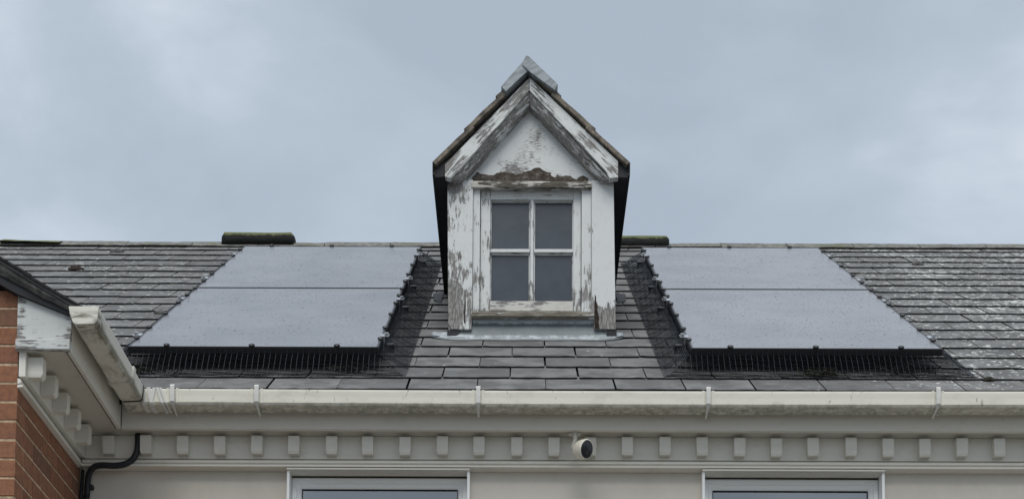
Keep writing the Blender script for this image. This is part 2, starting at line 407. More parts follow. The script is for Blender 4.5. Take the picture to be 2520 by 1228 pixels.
# slates: six ragged outlines, shared by all copies
SW, SG, GAUGE = .3025, .006, .25
def slate_variant(k):
    rnd = random.Random(100 + k); w = (SW - SG) / 2; ln = .325; th = .006
    n = 9; mb = MB(); bot = []
    for i in range(n):
        t = i / (n - 1); bot.append((-w + 2 * w * t, rnd.uniform(-.0018, .0018) + (.004 * rnd.random() if i in (0, n - 1) else 0) + (.010 * rnd.random() if rnd.random() < .10 else 0), rnd.uniform(-.0010, .0012)))
    tilt = lambda s: .0105 * (1 - s / ln) + .0005
    top = [(x, s, tilt(s) + j + th) for x, s, j in bot] + [(w, ln, th + .0005), (-w, ln, th + .0005)]
    low = [(x, s, tilt(s) + j) for x, s, j in bot] + [(w, ln, .0005), (-w, ln, .0005)]
    mb.v = top + low; m = len(top)
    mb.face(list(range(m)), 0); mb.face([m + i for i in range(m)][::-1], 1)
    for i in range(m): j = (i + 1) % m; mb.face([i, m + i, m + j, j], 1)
    return mb
rotx = Matrix.Rotation(AL, 4, 'X')
variants = []
for k in range(8):
    mb = slate_variant(k); me = mb.mesh('slate'); me.transform(rotx)
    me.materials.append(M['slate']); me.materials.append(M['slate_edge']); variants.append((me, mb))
spots = []
for row in range(19):
    s0 = -.34 + row * GAUGE
    off = -.191 + (SW / 2 if row % 2 == 0 else 0.)
    if s0 > S_RIDGE - .07: continue
    rj = random.uniform(-.010, .010)
    for k in range(-17, 16):
        x = off + k * SW + rj + random.uniform(-.003, .003)
        s = s0 + random.uniform(-.004, .004)
        p = rp3(x, s + .12)
        if x < -5. or x > 4.4 or p[2] < VZ(x) - .12: continue
        if -.28 < x < .37 and p[1] > 7.95 and p[1] < 9.2: continue       # inside the dormer
        u, v = 1275 + 3868 * x / p[1], 2574 - 3868 * p[2] / p[1]
        hid = ((-1.9 < x < -.6) or (.72 < x < 1.95)) and s > .75
        hid = hid or not (-90 < u < 2610) or (1085 < u < 1530 and s > .85)
        spots.append((hid, p[1], x, s, random.randrange(8), random.uniform(-.006, .006), random.uniform(0, .0025)))
spots.sort()
stuff = MB()
for i, (hid, d, x, s, k, rz, lift) in enumerate(spots):
    base = rp3(x, s, .001 + lift * .5)
    if i < 300 and not hid:
        o = bpy.data.objects.new('slate', variants[k][0]); o.location = (base[0], base[1], base[2] + EYE); o.rotation_euler = (0, 0, rz); link(o, roof)
    else:
        b = len(stuff.v); mbk = variants[k][1]
        for vx, vy, vz in mbk.v:
            q = rotx @ Vector((vx, vy, vz)); stuff.v.append((q.x + base[0], q.y + base[1], q.z + base[2]))
        for f, mi in zip(mbk.f, mbk.mi): stuff.face([b + q for q in f], mi)
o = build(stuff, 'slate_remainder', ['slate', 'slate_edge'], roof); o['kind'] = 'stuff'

# ridge tiles
ry, rz_ = rp3(0, S_RIDGE)[1:]
def ridge_tile(x0, x1, h, w, dz, mat, round_=False, label=None, tilt=0.):
    prof = []
    n = 9
    for i in range(n):
        a = math.pi * i / (n - 1)
        if round_: prof.append((-w * math.cos(a), h * (math.sin(a) ** .55)))
        else:
            t = i / (n - 1); prof.append((-w + 2 * w * t, h * (1 - abs(2 * t - 1) ** 1.25)))
    rings = []
    m = 7
    for j in range(m + 1):
        t = j / m; x = x0 + (x1 - x0) * t
        sh = 1. if not round_ or 0 < j < m else .82
        xx = x0 + (x1 - x0) * (t if not round_ else (0, .035, .2, .4, .6, .8, .965, 1)[j])
        rings.append([(xx, ry + a * sh, rz_ + dz + b * sh + tilt * (t - .5) + random.uniform(-.002, .002)) for a, b in prof])
    build(MB().loft(rings), 'ridge_tile', mat, roof, smooth=round_, label=label)
x = -5.0
while x < 4.5:
    x1 = x + .455
    ridge_tile(x + .003, x1 - .003, .090 + random.uniform(-.004, .004), .125, -.052 + random.uniform(-.003, .003), 'ridge', tilt=random.uniform(-.004, .004))
    x = x1
ridge_tile(-3.59, -3.18, .075, .14, -.035, 'ridge_moss', label='raised mossy ridge tile at the left end of the ridge', tilt=-.012)
ridge_tile(-2.07, -1.575, .105, .12, -.025, 'ridge_moss', True, 'thick mossy half-round tile on the ridge above the left solar panels')
ridge_tile(.50, 1.014, .105, .12, -.04, 'ridge_moss', True, 'thick mossy half-round tile on the ridge right of the dormer')
mb = MB(); mb.tube([(-3.60, ry - .02, rz_ - .015), (-3.90, ry - .25, rz_ - .15), (-4.4, ry - .64, rz_ - .42)], .045, 8); build(mb, 'hip_tile', 'ridge', roof)

# walls with two window openings
WY = 6.84
W1 = (-1.035, -.228); W2 = (.805, 1.608)
mb = MB()
ztop, zbot, zw = 2.70, -EYE, 2.556
mb.box(-1.99, W1[0], WY, WY + .25, zbot, ztop).box(W1[1], W2[0], WY, WY + .25, zbot, ztop).box(W2[1], 4.5, WY, WY + .25, zbot, ztop)
for a, b in (W1, W2): mb.box(a, b, WY, WY + .25, zw, ztop); mb.box(a, b, WY, WY + .25, zbot, 1.35)
mb.box(4.25, 4.5, WY + .25, 14., zbot, ztop).box(-5., 4.5, 14., 14.2, zbot, ztop).box(-5., 4.5, WY + .3, 13.9, zbot, zbot + .05)
build(mb, 'wall', 'wall', house, label='cream rendered wall')
build(MB().box(-1.8, 4.4, WY + .9, WY + 1.0, zbot, 2.69), 'room_partition', 'black', house)

def main_window(xa, xb, lab):
    mb = MB(); Y = 6.868; f = .047
    z0, z1 = 1.38, 2.535; xa2, xb2 = xa + .008, xb - .008
    # mitred frame bars with a stepped, rounded section
    sec = [(0, .045), (.0, .004), (.006, 0.), (.022, 0.), (.028, .008), (.041, .014), (f, .022), (f, .0245)]
    def ring(o, y): return [(xa2 + o, Y + y, z0 + o), (xb2 - o, Y + y, z0 + o), (xb2 - o, Y + y, z1 - o), (xa2 + o, Y + y, z1 - o)]
    rr = [ring(o, y) for o, y in sec]
    b = len(mb.v)
    for r_ in rr: mb.v += r_
    for k in range(len(rr) - 1):
        for i in range(4): j = (i + 1) % 4; mb.face([b + k * 4 + i, b + k * 4 + j, b + (k + 1) * 4 + j, b + (k + 1) * 4 + i])
    w = build(mb, 'window', 'upvc', house, label=lab)
    gx = MB(); o = f; t = .0035
    gx.box(xa2 + o, xb2 - o, Y + .0195, Y + .0245, z1 - o - t, z1 - o + .001).box(xa2 + o - .001, xa2 + o + t * .6, Y + .0195, Y + .0245, z0 + o, z1 - o - t).box(xb2 - o - t * .6, xb2 - o + .001, Y + .0195, Y + .0245, z0 + o, z1 - o - t)
    build(gx, 'gasket', 'gasket', w)
    build(MB().box(xa2 + o, xb2 - o, Y + .025, Y + .028, z0 + o - .004, z1 - o + .004), 'pane', 'glass', w)
    bl = MB()
    for k in range(30):
        zz = z1 - .012 - k * .036; bl.loft([[(xa2 + .01, Y + .032, zz), (xb2 - .01, Y + .032, zz), (xb2 - .01, Y + .040, zz - .037), (xa2 + .01, Y + .040, zz - .037)], [(xa2 + .01, Y + .033, zz + .001), (xb2 - .01, Y + .033, zz + .001), (xb2 - .01, Y + .041, zz - .036), (xa2 + .01, Y + .041, zz - .036)]])
    build(bl, 'blind', 'blind', w)
    tr = MB(); q = .010       # white bead round the opening, standing proud of the render
    tr.box(xa - .002, xa + q, WY - .040, WY + .026, z0 - .02, 2.5423)
    build(tr, 'jamb_bead', 'upvc', w, .001)
    tr = MB(); tr.box(xb - q, xb + .002, WY - .040, WY + .026, z0 - .02, 2.5423); build(tr, 'jamb_bead', 'upvc', w, .001)
    tr = MB(); tr.box(xa - .002, xb + .002, 6.787, 6.870, 2.5425, 2.5502); build(tr, 'head_bead', 'trim', w, .001)
    tr = MB(); tr.box(xa - .05, xb + .05, WY - .06, WY + .1, 1.33, 1.365); build(tr, 'sill', 'upvc', w, .003)
main_window(*W1, 'left white window with a pale blind, its top showing')
main_window(*W2, 'right white window with a pale blind, its top showing')

# eaves: fascia, soffit, frieze, moulding and dentils
X0, X1 = -1.752, 4.5
build(MB().prism_x([(6.71, 2.695), (6.728, 2.692), (6.728, 2.84), (6.712, 2.84)], X0, X1), 'fascia', 'trim', house, .002)
build(MB().box(-1.7835, X1, 6.7285, 6.8045, 2.700, 2.712), 'soffit', 'soffit', house)
fr = build(MB().box(-1.9345, X1, 6.805, 6.839, 2.5965, 2.699), 'frieze', 'trim', house, label='painted frieze board with a row of dentils')
prof = [(6.8385, 2.596), (6.817, 2.596), (6.817, 2.588), (6.797, 2.587), (6.790, 2.580), (6.790, 2.573), (6.797, 2.567), (6.809, 2.566), (6.809, 2.5625), (6.783, 2.562), (6.783, 2.554), (6.8385, 2.5510)]
build(MB().prism_x(prof, -1.945, X1), 'moulding', 'trim', fr)
xd = -1.823
k = 0
dm = None
def dentil_mesh():
    mb = MB(); mb.loft([[(-.0245, -.040, .079), (.0245, -.040, .079), (.0245, 0., .079), (-.0245, 0., .079)],
                        [(-.0245, -.040, .012), (.0245, -.040, .012), (.0245, 0., .012), (-.0245, 0., .012)],
                        [(-.022, -.034, .000), (.022, -.034, .000), (.022, 0., .000), (-.022, 0., .000)]])
    me = mb.mesh('dentil'); me.materials.append(M['trim']); return me
dm = dentil_mesh()
DX = (2.111 + 1.823) / 24
for k in range(38):
    o = bpy.data.objects.new('dentil', dm); o.location = (-1.823 + k * DX + random.uniform(-.002, .002), 6.8045, 2.605 + EYE + random.uniform(-.0025, .0025)); o.rotation_euler = (0, R(random.uniform(-.9, .9)), R(random.uniform(-1.2, 1.2))); link(o, fr)

# ------------------------------------------------------------------ dormer
DY = 7.65
mb = MB()
out = [(-.366, 3.45), (.462, 3.45), (.462, 4.40), (.040, 4.815), (-.370, 4.40)]
# gable face with the window opening, plus cheeks running back into the roof
mb.box(-.366, -.232, DY, DY + .05, 3.45, 4.36).box(.322, .462, DY, DY + .05, 3.45, 4.36).box(-.232, .322, DY, DY + .05, 3.45, 3.66)
mb.prism_y([(-.366, 4.36), (-.232, 4.36), (-.232, 4.325), (.322, 4.325), (.322, 4.36), (.462, 4.36), (.462, 4.385), (.036, 4.82), (-.366, 4.395)], DY, DY + .05)
dorm = build(mb, 'dormer', 'tymp', house, label='white gabled dormer window with badly peeling paint')
build(MB().box(-.362, -.335, DY + .05, 9.1, 3.3, 4.42).box(.431, .458, DY + .05, 9.1, 3.3, 4.42), 'cheek', 'black', dorm)
# jamb boards
build(MB().prism_y([(-.377, 4.352), (-.2475, 4.352), (-.248, 3.700), (-.250, 3.577), (-.352, 3.577), (-.367, 3.605)], 7.628, DY - .001), 'jamb_board', 'jamb_l', dorm, .002, label='left jamb board, paint flaked to grey wood at the bottom')
build(MB().prism_y([(.349, 4.352), (.460, 4.352), (.471, 3.579), (.364, 3.581), (.352, 3.70)], 7.628, DY - .001), 'jamb_board', 'jamb_r', dorm, .002, label='right jamb board with rotten lower end')
build(MB().prism_y([(.3655, 3.582), (.389, 3.581), (.385, 3.61), (.388, 3.64), (.379, 3.675), (.381, 3.70), (.372, 3.722), (.3725, 3.745), (.3665, 3.758), (.3645, 3.70)], 7.6255, 7.6281), 'rot_hole', 'rot_dark', dorm)
build(MB().prism_y([(-.289, 3.61), (-.283, 3.61), (-.281, 3.70), (-.282, 3.77), (-.286, 3.72)], 7.6258, 7.6281), 'split', 'rot_dark', dorm)
build(MB().box(-.372, -.318, 7.634, 7.75, 3.534, 3.5765).box(.428, .476, 7.634, 7.75, 3.534, 3.578), 'corner_void_shade', 'black', dorm)  # solid black blocks stand in for the shade of the hollows below the jambs
# rotten patch above the drip ledge
rag = [(-.254, 4.345), (-.252, 4.377), (-.233, 4.391), (-.232, 4.4), (-.223, 4.403), (-.215, 4.394), (-.187, 4.391), (-.169, 4.386), (-.143, 4.387), (-.131, 4.397), (-.111, 4.402), (-.109, 4.413), (-.106, 4.402), (-.052, 4.4), (-.034, 4.389), (.001, 4.396), (.009, 4.404), (.031, 4.41), (.042, 4.41), (.056, 4.422), (.076, 4.427), (.088, 4.426), (.106, 4.413), (.125, 4.403), (.142, 4.402), (.145, 4.386), (.162, 4.376), (.173, 4.38), (.174, 4.393), (.186, 4.385), (.203, 4.382), (.22, 4.386), (.245, 4.383), (.256, 4.371), (.275, 4.365), (.283, 4.376), (.305, 4.386), (.325, 4.377), (.333, 4.371), (.335, 4.345)]
build(MB().prism_y(rag[::-1], DY - .004, DY - .0005), 'rotten_patch', 'rot', dorm, label='brown rotten patch above the window head')
build(MB().prism_x([(7.615, 4.330), (7.615, 4.338), (7.640, 4.345), (7.6495, 4.345), (7.6495, 4.312), (7.620, 4.309)], -.256, .349), 'drip_ledge', 'ledge', dorm, .001)
# window frame, sash, bars, panes
fv = MB().box(-.2465, -.212, 7.645, 7.70, 3.668, 4.311); build(fv, 'window_frame', 'frame_v', dorm, .002)
build(MB().box(.300, .3485, 7.645, 7.70, 3.668, 4.311), 'window_frame', 'frame_v', dorm, .002)
build(MB().box(-.2115, .2995, 7.648, 7.70, 4.318, 4.3245), 'window_head', 'frame_h', dorm)
sx0, sx1, sz0, sz1 = -.209, .2975, 3.690, 4.316
build(MB().box(sx0, -.160, 7.668, 7.705, sz0, sz1), 'sash_stile', 'frame_v', dorm, .0015)
build(MB().box(.259, sx1, 7.668, 7.705, sz0, sz1), 'sash_stile', 'frame_v', dorm, .0015)
build(MB().box(-.1595, .2585, 7.6685, 7.705, 4.272, sz1), 'sash_rail', 'frame_h', dorm, .0015)
build(MB().box(-.1595, .2585, 7.6665, 7.705, sz0, 3.742), 'sash_rail', 'rail_low', dorm, .0015)
def bar_v(): return MB().loft([[(.040, 7.69, z), (.0435, 7.672, z), (.0575, 7.672, z), (.061, 7.69, z), (.061, 7.704, z), (.040, 7.704, z)] for z in (3.7425, 4.2715)])
build(bar_v(), 'glazing_bar', 'frame_v', dorm)
for xa, xb in ((-.159, .0395), (.0615, .2585)):
    build(MB().loft([[(x, 7.690, 3.996), (x, 7.673, 4.000), (x, 7.673, 4.014), (x, 7.690, 4.020), (x, 7.704, 4.020), (x, 7.704, 3.996)] for x in (xa, xb)]), 'glazing_bar', 'frame_h', dorm)
    for za, zb_ in ((3.7425, 3.9955), (4.0205, 4.2715)):
        build(MB().box(xa, xb, 7.694, 7.698, za, zb_), 'pane', 'pane', dorm)
        pt = MB(); q = .0045
        pt.box(xa, xa + q, 7.688, 7.694, za, zb_).box(xb - q, xb, 7.688, 7.694, za, zb_).box(xa + q, xb - q, 7.688, 7.694, za, za + q * .7).box(xa + q, xb - q, 7.688, 7.694, zb_ - q, zb_)
        build(pt, 'putty', 'frame_v', dorm)
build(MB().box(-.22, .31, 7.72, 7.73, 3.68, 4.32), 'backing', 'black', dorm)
build(MB().prism_x([(7.605, 3.634), (7.605, 3.656), (7.612, 3.662), (7.667, 3.672), (7.667, 3.63), (7.625, 3.628), (7.618, 3.634)], -.2495, .3625), 'sill', 'sill', dorm, .001)
build(MB().prism_x([(7.626, 3.614), (7.626, 3.627), (7.649, 3.627), (7.649, 3.612)], -.245, .358), 'sill_board', 'lead', dorm)
# lead apron: upstand below the sill, turned out over the slates with rounded ends
mb = MB()
cols = 40; rings = []
for i in range(cols + 1):
    t = i / cols; x = -.450 + .962 * t; ed = min(t, 1 - t) * 2
    wob = .004 * math.sin(9 * t * 3.1) + random.uniform(-.0015, .0015)
    inn = 1. if -.322 < x < .425 else 0.
    ext = min(1., (min(x + .452, .514 - x) / .10)) ** .5
    zr = lambda y: RZ + (y - RY) * math.tan(AL)
    yb = 7.672 - .098 * (.25 + .75 * ext) + wob
    rs = []
    for y, up in ((yb, .020), (yb + .03, .0245), (7.628, .026)): 
        y = min(y, 7.645); rs.append((x, y, zr(y) + up))
    y = 7.662
    if inn:
        rs += [(x, 7.642, zr(7.642) + .034), (x, 7.6475, zr(y) + .055 + wob), (x, 7.6485, 3.63)]
    else:
        rs += [(x, 7.66, zr(7.66) + .027), (x, 7.70, zr(7.70) + .026), (x, 7.73, zr(7.73) + .026)]
    rings.append(rs)
b = len(mb.v); n = 6
for r_ in rings: mb.v += r_
for i in range(cols):
    for j in range(n - 1): mb.face([b + i * n + j, b + (i + 1) * n + j, b + (i + 1) * n + j + 1, b + i * n + j + 1])
ap = build(mb, 'lead_apron', 'lead', dorm, smooth=True)
so = ap.modifiers.new('thick', 'SOLIDIFY'); so.thickness = .0035; so.offset = 0
# roof of the dormer
AX, AZ, EXL, EXR, EZ = .022, 4.915, -.447, .536, 4.398
def side(x, t):      # point on the top surface, t from apex (0) to eave (1)
    ex = EXL if x < 0 else EXR
    return AX + (ex - AX) * t, AZ + (EZ - AZ) * t
for sgn in (-1, 1):
    ex = EXL if sgn < 0 else EXR
    dx, dz = ex - AX, EZ - AZ; ln = math.hypot(dx, dz); ux, uz = dx / ln, dz / ln
    nx, nz = (uz, -ux) if sgn < 0 else (-uz, ux)      # outward (upward) normal
    if nz < 0: nx, nz = -nx, -nz
    def sp(d, h): return (AX + ux * d + nx * h, AZ + uz * d + nz * h)
    # slab of boarding
    build(MB().prism_y([sp(.0, -.052), sp(ln - .012, -.052), sp(ln - .012, -.030), sp(.0, -.030)], 7.585, 9.75), 'eave_boarding', 'black', dorm)
    # tile courses, each lapping the one below; the verge ends step
    n_c = 3; cl = ln / n_c
    for c in range(n_c):
        d0, d1 = c * cl - .04, (c + 1) * cl
        d0 = max(d0, .012)
        for r_ in range(5):
            ya = 7.545 + r_ * .44 + (0. if r_ == 0 else .004); yb = 7.545 + (r_ + 1) * .44
            jy = random.uniform(-.006, .006) if r_ == 0 else 0.
            k1 = 6; up = []; lo = []
            for i in range(k1 + 1):
                d = d0 + (d1 - d0) * i / k1; q = random.uniform(-.0018, .0018)
                hh = -.012 + .013 * i / k1
                up.append(sp(d, hh + q)); lo.append(sp(d, hh - .020 + q * .5))
            build(MB().prism_y(up + lo[::-1], ya + jy, yb), 'roof_tile', 'verge', dorm)
    # black eave board and underside
    e0 = sp(ln + .0035, -.001); zt = e0[1]
    xo = e0[0]; xi = xo - sgn * .0025
    build(MB().prism_y([(xo, zt), (xo - sgn * .001, zt - .066), (xi - sgn * .010, zt - .066), (xi, zt - .045), (xi, zt)], 7.5435, 9.7), 'eave_board', 'black', dorm)
    xc = -.366 if sgn < 0 else .462
    build(MB().prism_y([(xi - sgn * .001, zt - .064), (xc, zt - .058), (xc, zt - .050), (xi - sgn * .001, zt - .056)], 7.57, 9.7), 'eave_soffit', 'black', dorm)
    xb_ = -.386 if sgn < 0 else .478
    build(MB().prism_y([(xi - sgn * .001, zt - .062), (xi - sgn * .001, zt - .024), (xb_ - sgn * .03, zt + .04), (xb_ - sgn * .03, zt - .04), (xb_, zt - .062)], 7.572, 7.602), 'eave_end', 'black', dorm)
    # lead flashing flare where the eave meets the slates
    xf = xo
    def rz2(y): return RZ + (y - RY) * math.tan(AL) + .024
    mbf = MB().loft([[(xf + sgn * .005, 8.50, rz2(8.50)), (xf + sgn * .045, 8.55, rz2(8.55)), (xf + sgn * .06, 8.75, rz2(8.75)), (xf, 8.80, rz2(8.80))],
                     [(xf + sgn * .000, 8.50, rz2(8.50) + .004), (xf + sgn * .042, 8.55, rz2(8.55) + .004), (xf + sgn * .055, 8.75, rz2(8.75) + .004), (xf, 8.80, rz2(8.80) + .004)]])
    build(mbf, 'valley_flashing', 'black', dorm)
# lead ridge cap: left sheet and right sheet folded over the apex
def lead_side(pts, y0, yb, nm):
    build(MB().prism_y(pts, y0, yb), nm, 'lead_blue', dorm, .002)
lead_side([(-.108, 4.781), (.018, 4.932), (.026, 4.920), (.027, 4.862), (-.084, 4.753)], 7.530, 9.6, 'lead_ridge_cap')
lead_side([(.016, 4.938), (.030, 4.934), (.176, 4.789), (.160, 4.757), (.030, 4.856), (-.002, 4.888), (-.001, 4.904)], 7.524, 7.5295, 'lead_fold')
lead_side([(.0265, 4.932), (.176, 4.789), (.160, 4.757), (.0275, 4.862)], 7.530, 9.6, 'lead_ridge_cap')
# barge boards and their lower mouldings, mitred at the apex
build(MB().prism_y([(-.387, 4.392), (.034, 4.848), (.034, 4.778), (-.325, 4.350), (-.354, 4.318), (-.386, 4.330)], 7.560, 7.600), 'barge_board', 'barge_l', dorm, .003)
build(MB().prism_y([(.479, 4.412), (.0345, 4.848), (.0345, 4.778), (.412, 4.366), (.436, 4.322), (.479, 4.328)], 7.560, 7.600), 'barge_board', 'barge_r', dorm, .003)
def mould(a, b, c, d, nm, mt):      # front upper edge a-b, inner lower edge c-d set back
    mb = MB(); F = 7.566
    mb.loft([[(a[0], F, a[1]), (c[0], 7.598, c[1]), (c[0], DY - .001, c[1]), (a[0], DY - .001, a[1])], [(b[0], F, b[1]), (d[0], 7.598, d[1]), (d[0], DY - .001, d[1]), (b[0], DY - .001, b[1])]])
    build(mb, nm, mt, dorm, .002)
mould((-.350, 4.320), (.034, 4.777), (-.309, 4.325), (.034, 4.724), 'barge_moulding', 'mould_l')
mould((.434, 4.324), (.0345, 4.777), (.400, 4.330), (.0345, 4.724), 'barge_moulding', 'mould_r')

# ------------------------------------------------------------------ wing on the left: brick, projecting towards the street
wing = thing('brick_wing', 'projecting red brick wing at the left edge with peeling white eaves', 'house wing', (-2.9, 6.4, 0))
BX, BY = -1.965, 5.955          # faces of the brickwork
CR = .0755
mb = MB().box(-4.6, BX - .0025, BY + .0025, 9., -EYE, 2.60)
mb.prism_y([(-4.6, 2.60), (BX - .0025, 2.60), (BX - .0025, VZ(BX) - .12), (-4.6, VZ(-4.6) - .12)], BY + .0025, 6.4)
core = build(mb, 'wall', 'mortar', wing, label='red brick wall with sandy joints')
build(MB().box(-4.603, BX - .001, BY + .001, 8.9, -EYE, 1.70), 'lower_wall', 'brick_far', wing)
bm_cache = {}
def brick_mesh(lx, ly):
    key = (round(lx, 3), round(ly, 3))
    if key not in bm_cache:
        mb = MB(); h = CR - .0080; r = .0025
        def rg(z, o): return [(o, o, z), (lx - o, o, z), (lx - o, ly - o, z), (o, ly - o, z)]
        mb.loft([rg(0, r), rg(r, 0), rg(h - r, 0), rg(h, r)]); me = mb.mesh('brick'); me.materials.append(M['brick']); bm_cache[key] = me
    return bm_cache[key]
def put_brick(x, y, z, lx, ly):
    o = bpy.data.objects.new('brick', brick_mesh(lx, ly)); o.location = (x + random.uniform(-.0012, .0012), y + random.uniform(-.0012, .0012), z + EYE + random.uniform(-.001, .001)); link(o, core)
J = .0080
for c in range(18):
    z = 2.494 + (c - 10) * CR + J / 2
    top = z + CR
    # corner brick alternates stretcher / header; front face runs left, side face runs back
    head = c % 2
    lx0, ly0 = (.215, .1025) if head else (.1025, .215)
    if top < VZ(BX - lx0) - .13 or top < 2.9: put_brick(BX - lx0, BY, z, lx0, ly0)
    x = BX - lx0 - J
    for k in range(4):
        lx = .215
        if top < VZ(x) - .10: put_brick(x - lx, BY, z, lx, .1025)
        x -= lx + J
    if top < 2.60:
        y = BY + ly0 + J
        while y < WY - .02:
            ly = min(.215, WY - .012 - y)
            if ly > .03: put_brick(BX - .1025, y, z, .1025, ly)
            y += ly + J
# wing roof slab and verge
xl = -4.6
build(MB().prism_y([(-1.69, VZ(-1.69)), (xl, VZ(xl)), (xl, VZ(xl) - .014), (-1.69, VZ(-1.69) - .014)], 5.885, 9.6), 'roof', 'slate', wing)
build(MB().prism_y([(xl, VZ(xl)), (xl - 2.9, VZ(-1.7)), (xl - 2.9, VZ(-1.7) - .014), (xl, VZ(xl) - .014)], 5.885, 9.6), 'roof', 'slate', wing)
d = 0.
for k in range(10):           # verge slates, each butt standing a little proud
    xa = -1.685 - k * .21; xb = xa - .245
    build(MB().prism_y([(xa, VZ(xa) + .010), (xb, VZ(xb) + .002), (xb, VZ(xb) - .008), (xa, VZ(xa) + .001)], 5.872 + random.uniform(-.004, .004), 6.15), 'verge_slate', 'slate_edge', wing)
rings = []
for k in range(60):
    x = -1.725 - k * .045
    hh = .046 * min(1., (k + 2) / 9.) ; o = random.uniform(-.005, .005)
    z1 = VZ(x) - .015; z2 = z1 - hh + random.uniform(-.006, .004)
    rings.append([(x, 5.893 + o, z1), (x, 5.888 + o + random.uniform(-.003, .003), (z1 + z2) / 2), (x, 5.905 + o, z2), (x, 5.98, z2), (x, 5.98, z1)])
build(MB().loft(rings), 'mortar_bedding', 'mortar_bed', wing)
build(MB().prism_y([(-1.705, VZ(-1.705) - .016), (xl, VZ(xl) - .060), (xl, VZ(xl) - .105), (-2.3, VZ(-2.3) - .105), (-1.96, VZ(-1.96) - .088), (-1.705, VZ(-1.705) - .034)], 5.912, 5.99), 'undercloak', 'black', wing)
# box end, side fascia, soffit, frieze, dentils
build(MB().prism_y([(-1.966, 2.7365), (-1.756, 2.7365), (-1.753, VZ(-1.753) - .036), (-1.966, VZ(-1.966) - .084)], 5.934, 5.952), 'box_end', 'box', wing, .002, label='peeling white boxed end of the eaves')
build(MB().box(-1.969, -1.757, 5.926, 5.9525, 2.694, 2.736), 'box_end_strip', 'box_strip', wing, .003)
build(MB().box(-1.772, -1.755, 5.9535, 6.7095, 2.690, 2.845), 'fascia', 'trim', wing, .002)
build(MB().box(-1.9345, -1.784, 5.9535, 6.80, 2.700, 2.712), 'soffit', 'soffit', wing)
build(MB().box(-1.7838, -1.7725, 5.9535, 6.73, 2.712, 2.720), 'soffit_gap_shade', 'black', wing)  # black strip over the gap, its shadow put in as colour
wf = build(MB().box(-1.9605, -1.935, 5.953, 6.804, 2.5965, 2.699), 'frieze', 'trim', wing)
pw = [(-1.964 - (y - 6.805), z) for y, z in prof]
pw = [(max(x, -1.9635), z) for x, z in pw]
build(MB().loft([[(x, 5.950, z) for x, z in pw], [(x, 6.8045 - (x + 1.964), z) for x, z in pw]]), 'moulding', 'trim', wf)
rz90 = Matrix.Rotation(R(90), 4, 'Z')
for k in range(5):
    o = bpy.data.objects.new('dentil', dm); o.location = (-1.9345, 6.00 + .1655 * k, 2.605 + EYE); o.rotation_euler = (0, 0, R(90)); o.scale = (.9, 1.5, 1); link(o, wf)

# ------------------------------------------------------------------ rain gutter
gut = thing('rain_gutter', 'off-white plastic rain gutter along the eaves, turning forward at the left', 'gutter', (0.3, 6.64, 2.76 + EYE))
GZ, GYF, GXF = 2.823, 6.585, -1.622
gp = [(0., 0.), (.003, -.030), (.005, -.055), (.013, -.064), (.085, -.068), (.098, -.060), (.110, -.030), (.116, 0.)]      # (depth from the lip, height)
inner = [(.113, 0.), (.107, -.030), (.096, -.056), (.084, -.064), (.015, -.060), (.009, -.053), (.006, -.030), (.004, 0.)]
def lipped(): return [(.002, .0015), (.0002, -.0005), (0., -.008)] + gp[1:] + inner
P = lipped()
def sag(x): return .004 * math.cos((x + .1) * .9)     # gutters of this age dip a little
xs = [None] + [-1.40 + i * .12 for i in range(50)]
rings = []
for x in xs: rings.append([((GXF - d_) if x is None else x, GYF + d_, GZ + h_ - .004 + (0 if x is None else -.004 * math.sin(max(0, x + 1.4) * .9))) for d_, h_ in P])
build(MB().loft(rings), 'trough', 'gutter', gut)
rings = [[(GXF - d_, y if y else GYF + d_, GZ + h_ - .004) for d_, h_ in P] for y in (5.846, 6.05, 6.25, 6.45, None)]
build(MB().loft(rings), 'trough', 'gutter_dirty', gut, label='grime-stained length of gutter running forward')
build(MB().prism_y([(GXF - d_, GZ + h_ - .004 + (0.004 if i in (0, 7) else 0)) for i, (d_, h_) in enumerate(gp)], 5.836, 5.8455), 'end_cap', 'gutter_dirty', gut, .002, label='stained end cap of the gutter')
def ogp(k): return [(-k, .003)] + [(d_ + (-k if d_ < .05 else k * .4), h_ - (k if h_ < -.05 else 0)) for d_, h_ in gp]
def band(axis, c0, c1, k, nm, mt, dz=0., slant=0.):
    o_ = ogp(k); i_ = ogp(-.0005)
    ring = o_ + i_[::-1]
    if axis == 'x': rr = [[(c + slant * h_, GYF + d_, GZ + h_ - .004 + dz) for d_, h_ in ring] for c in (c0, c1)]
    else: rr = [[(GXF - d_, c, GZ + h_ - .004 + dz) for d_, h_ in ring] for c in (c0, c1)]
    return build(MB().loft(rr), nm, mt, gut)
for x in (-1.502, -1.139, -.185, .805, 1.792, 2.80):
    dz = -.004 * math.sin(max(0, x + 1.4) * .9)
    mb = MB(); w = .0095
    # strap: hooks over the lip, down the face, under the trough and back to the fascia
    path = [(.012, .012), (-.006, .013), (-.011, .006), (-.0085, -.030), (-.005, -.060), (.010, -.071), (.050, -.077), (.095, -.086)]
    rings = []
    for i, (d_, h_) in enumerate(path):
        ww = w if i < 5 else (w * (.75, .5, .42)[i - 5])
        rings.append([(x - ww, GYF + d_ - .0025, GZ + h_ + dz), (x + ww, GYF + d_ - .0025, GZ + h_ + dz), (x + ww, GYF + d_ + .0025, GZ + h_ + .002 + dz), (x - ww, GYF + d_ + .0025, GZ + h_ + .002 + dz)])
    build(mb.loft(rings), 'bracket', 'strap', gut, .001)
    band('x', x - .026, x - .016, .0022, 'bracket_rib', 'gutter', dz); band('x', x + .014, x + .026, .0022, 'bracket_rib', 'gutter', dz)
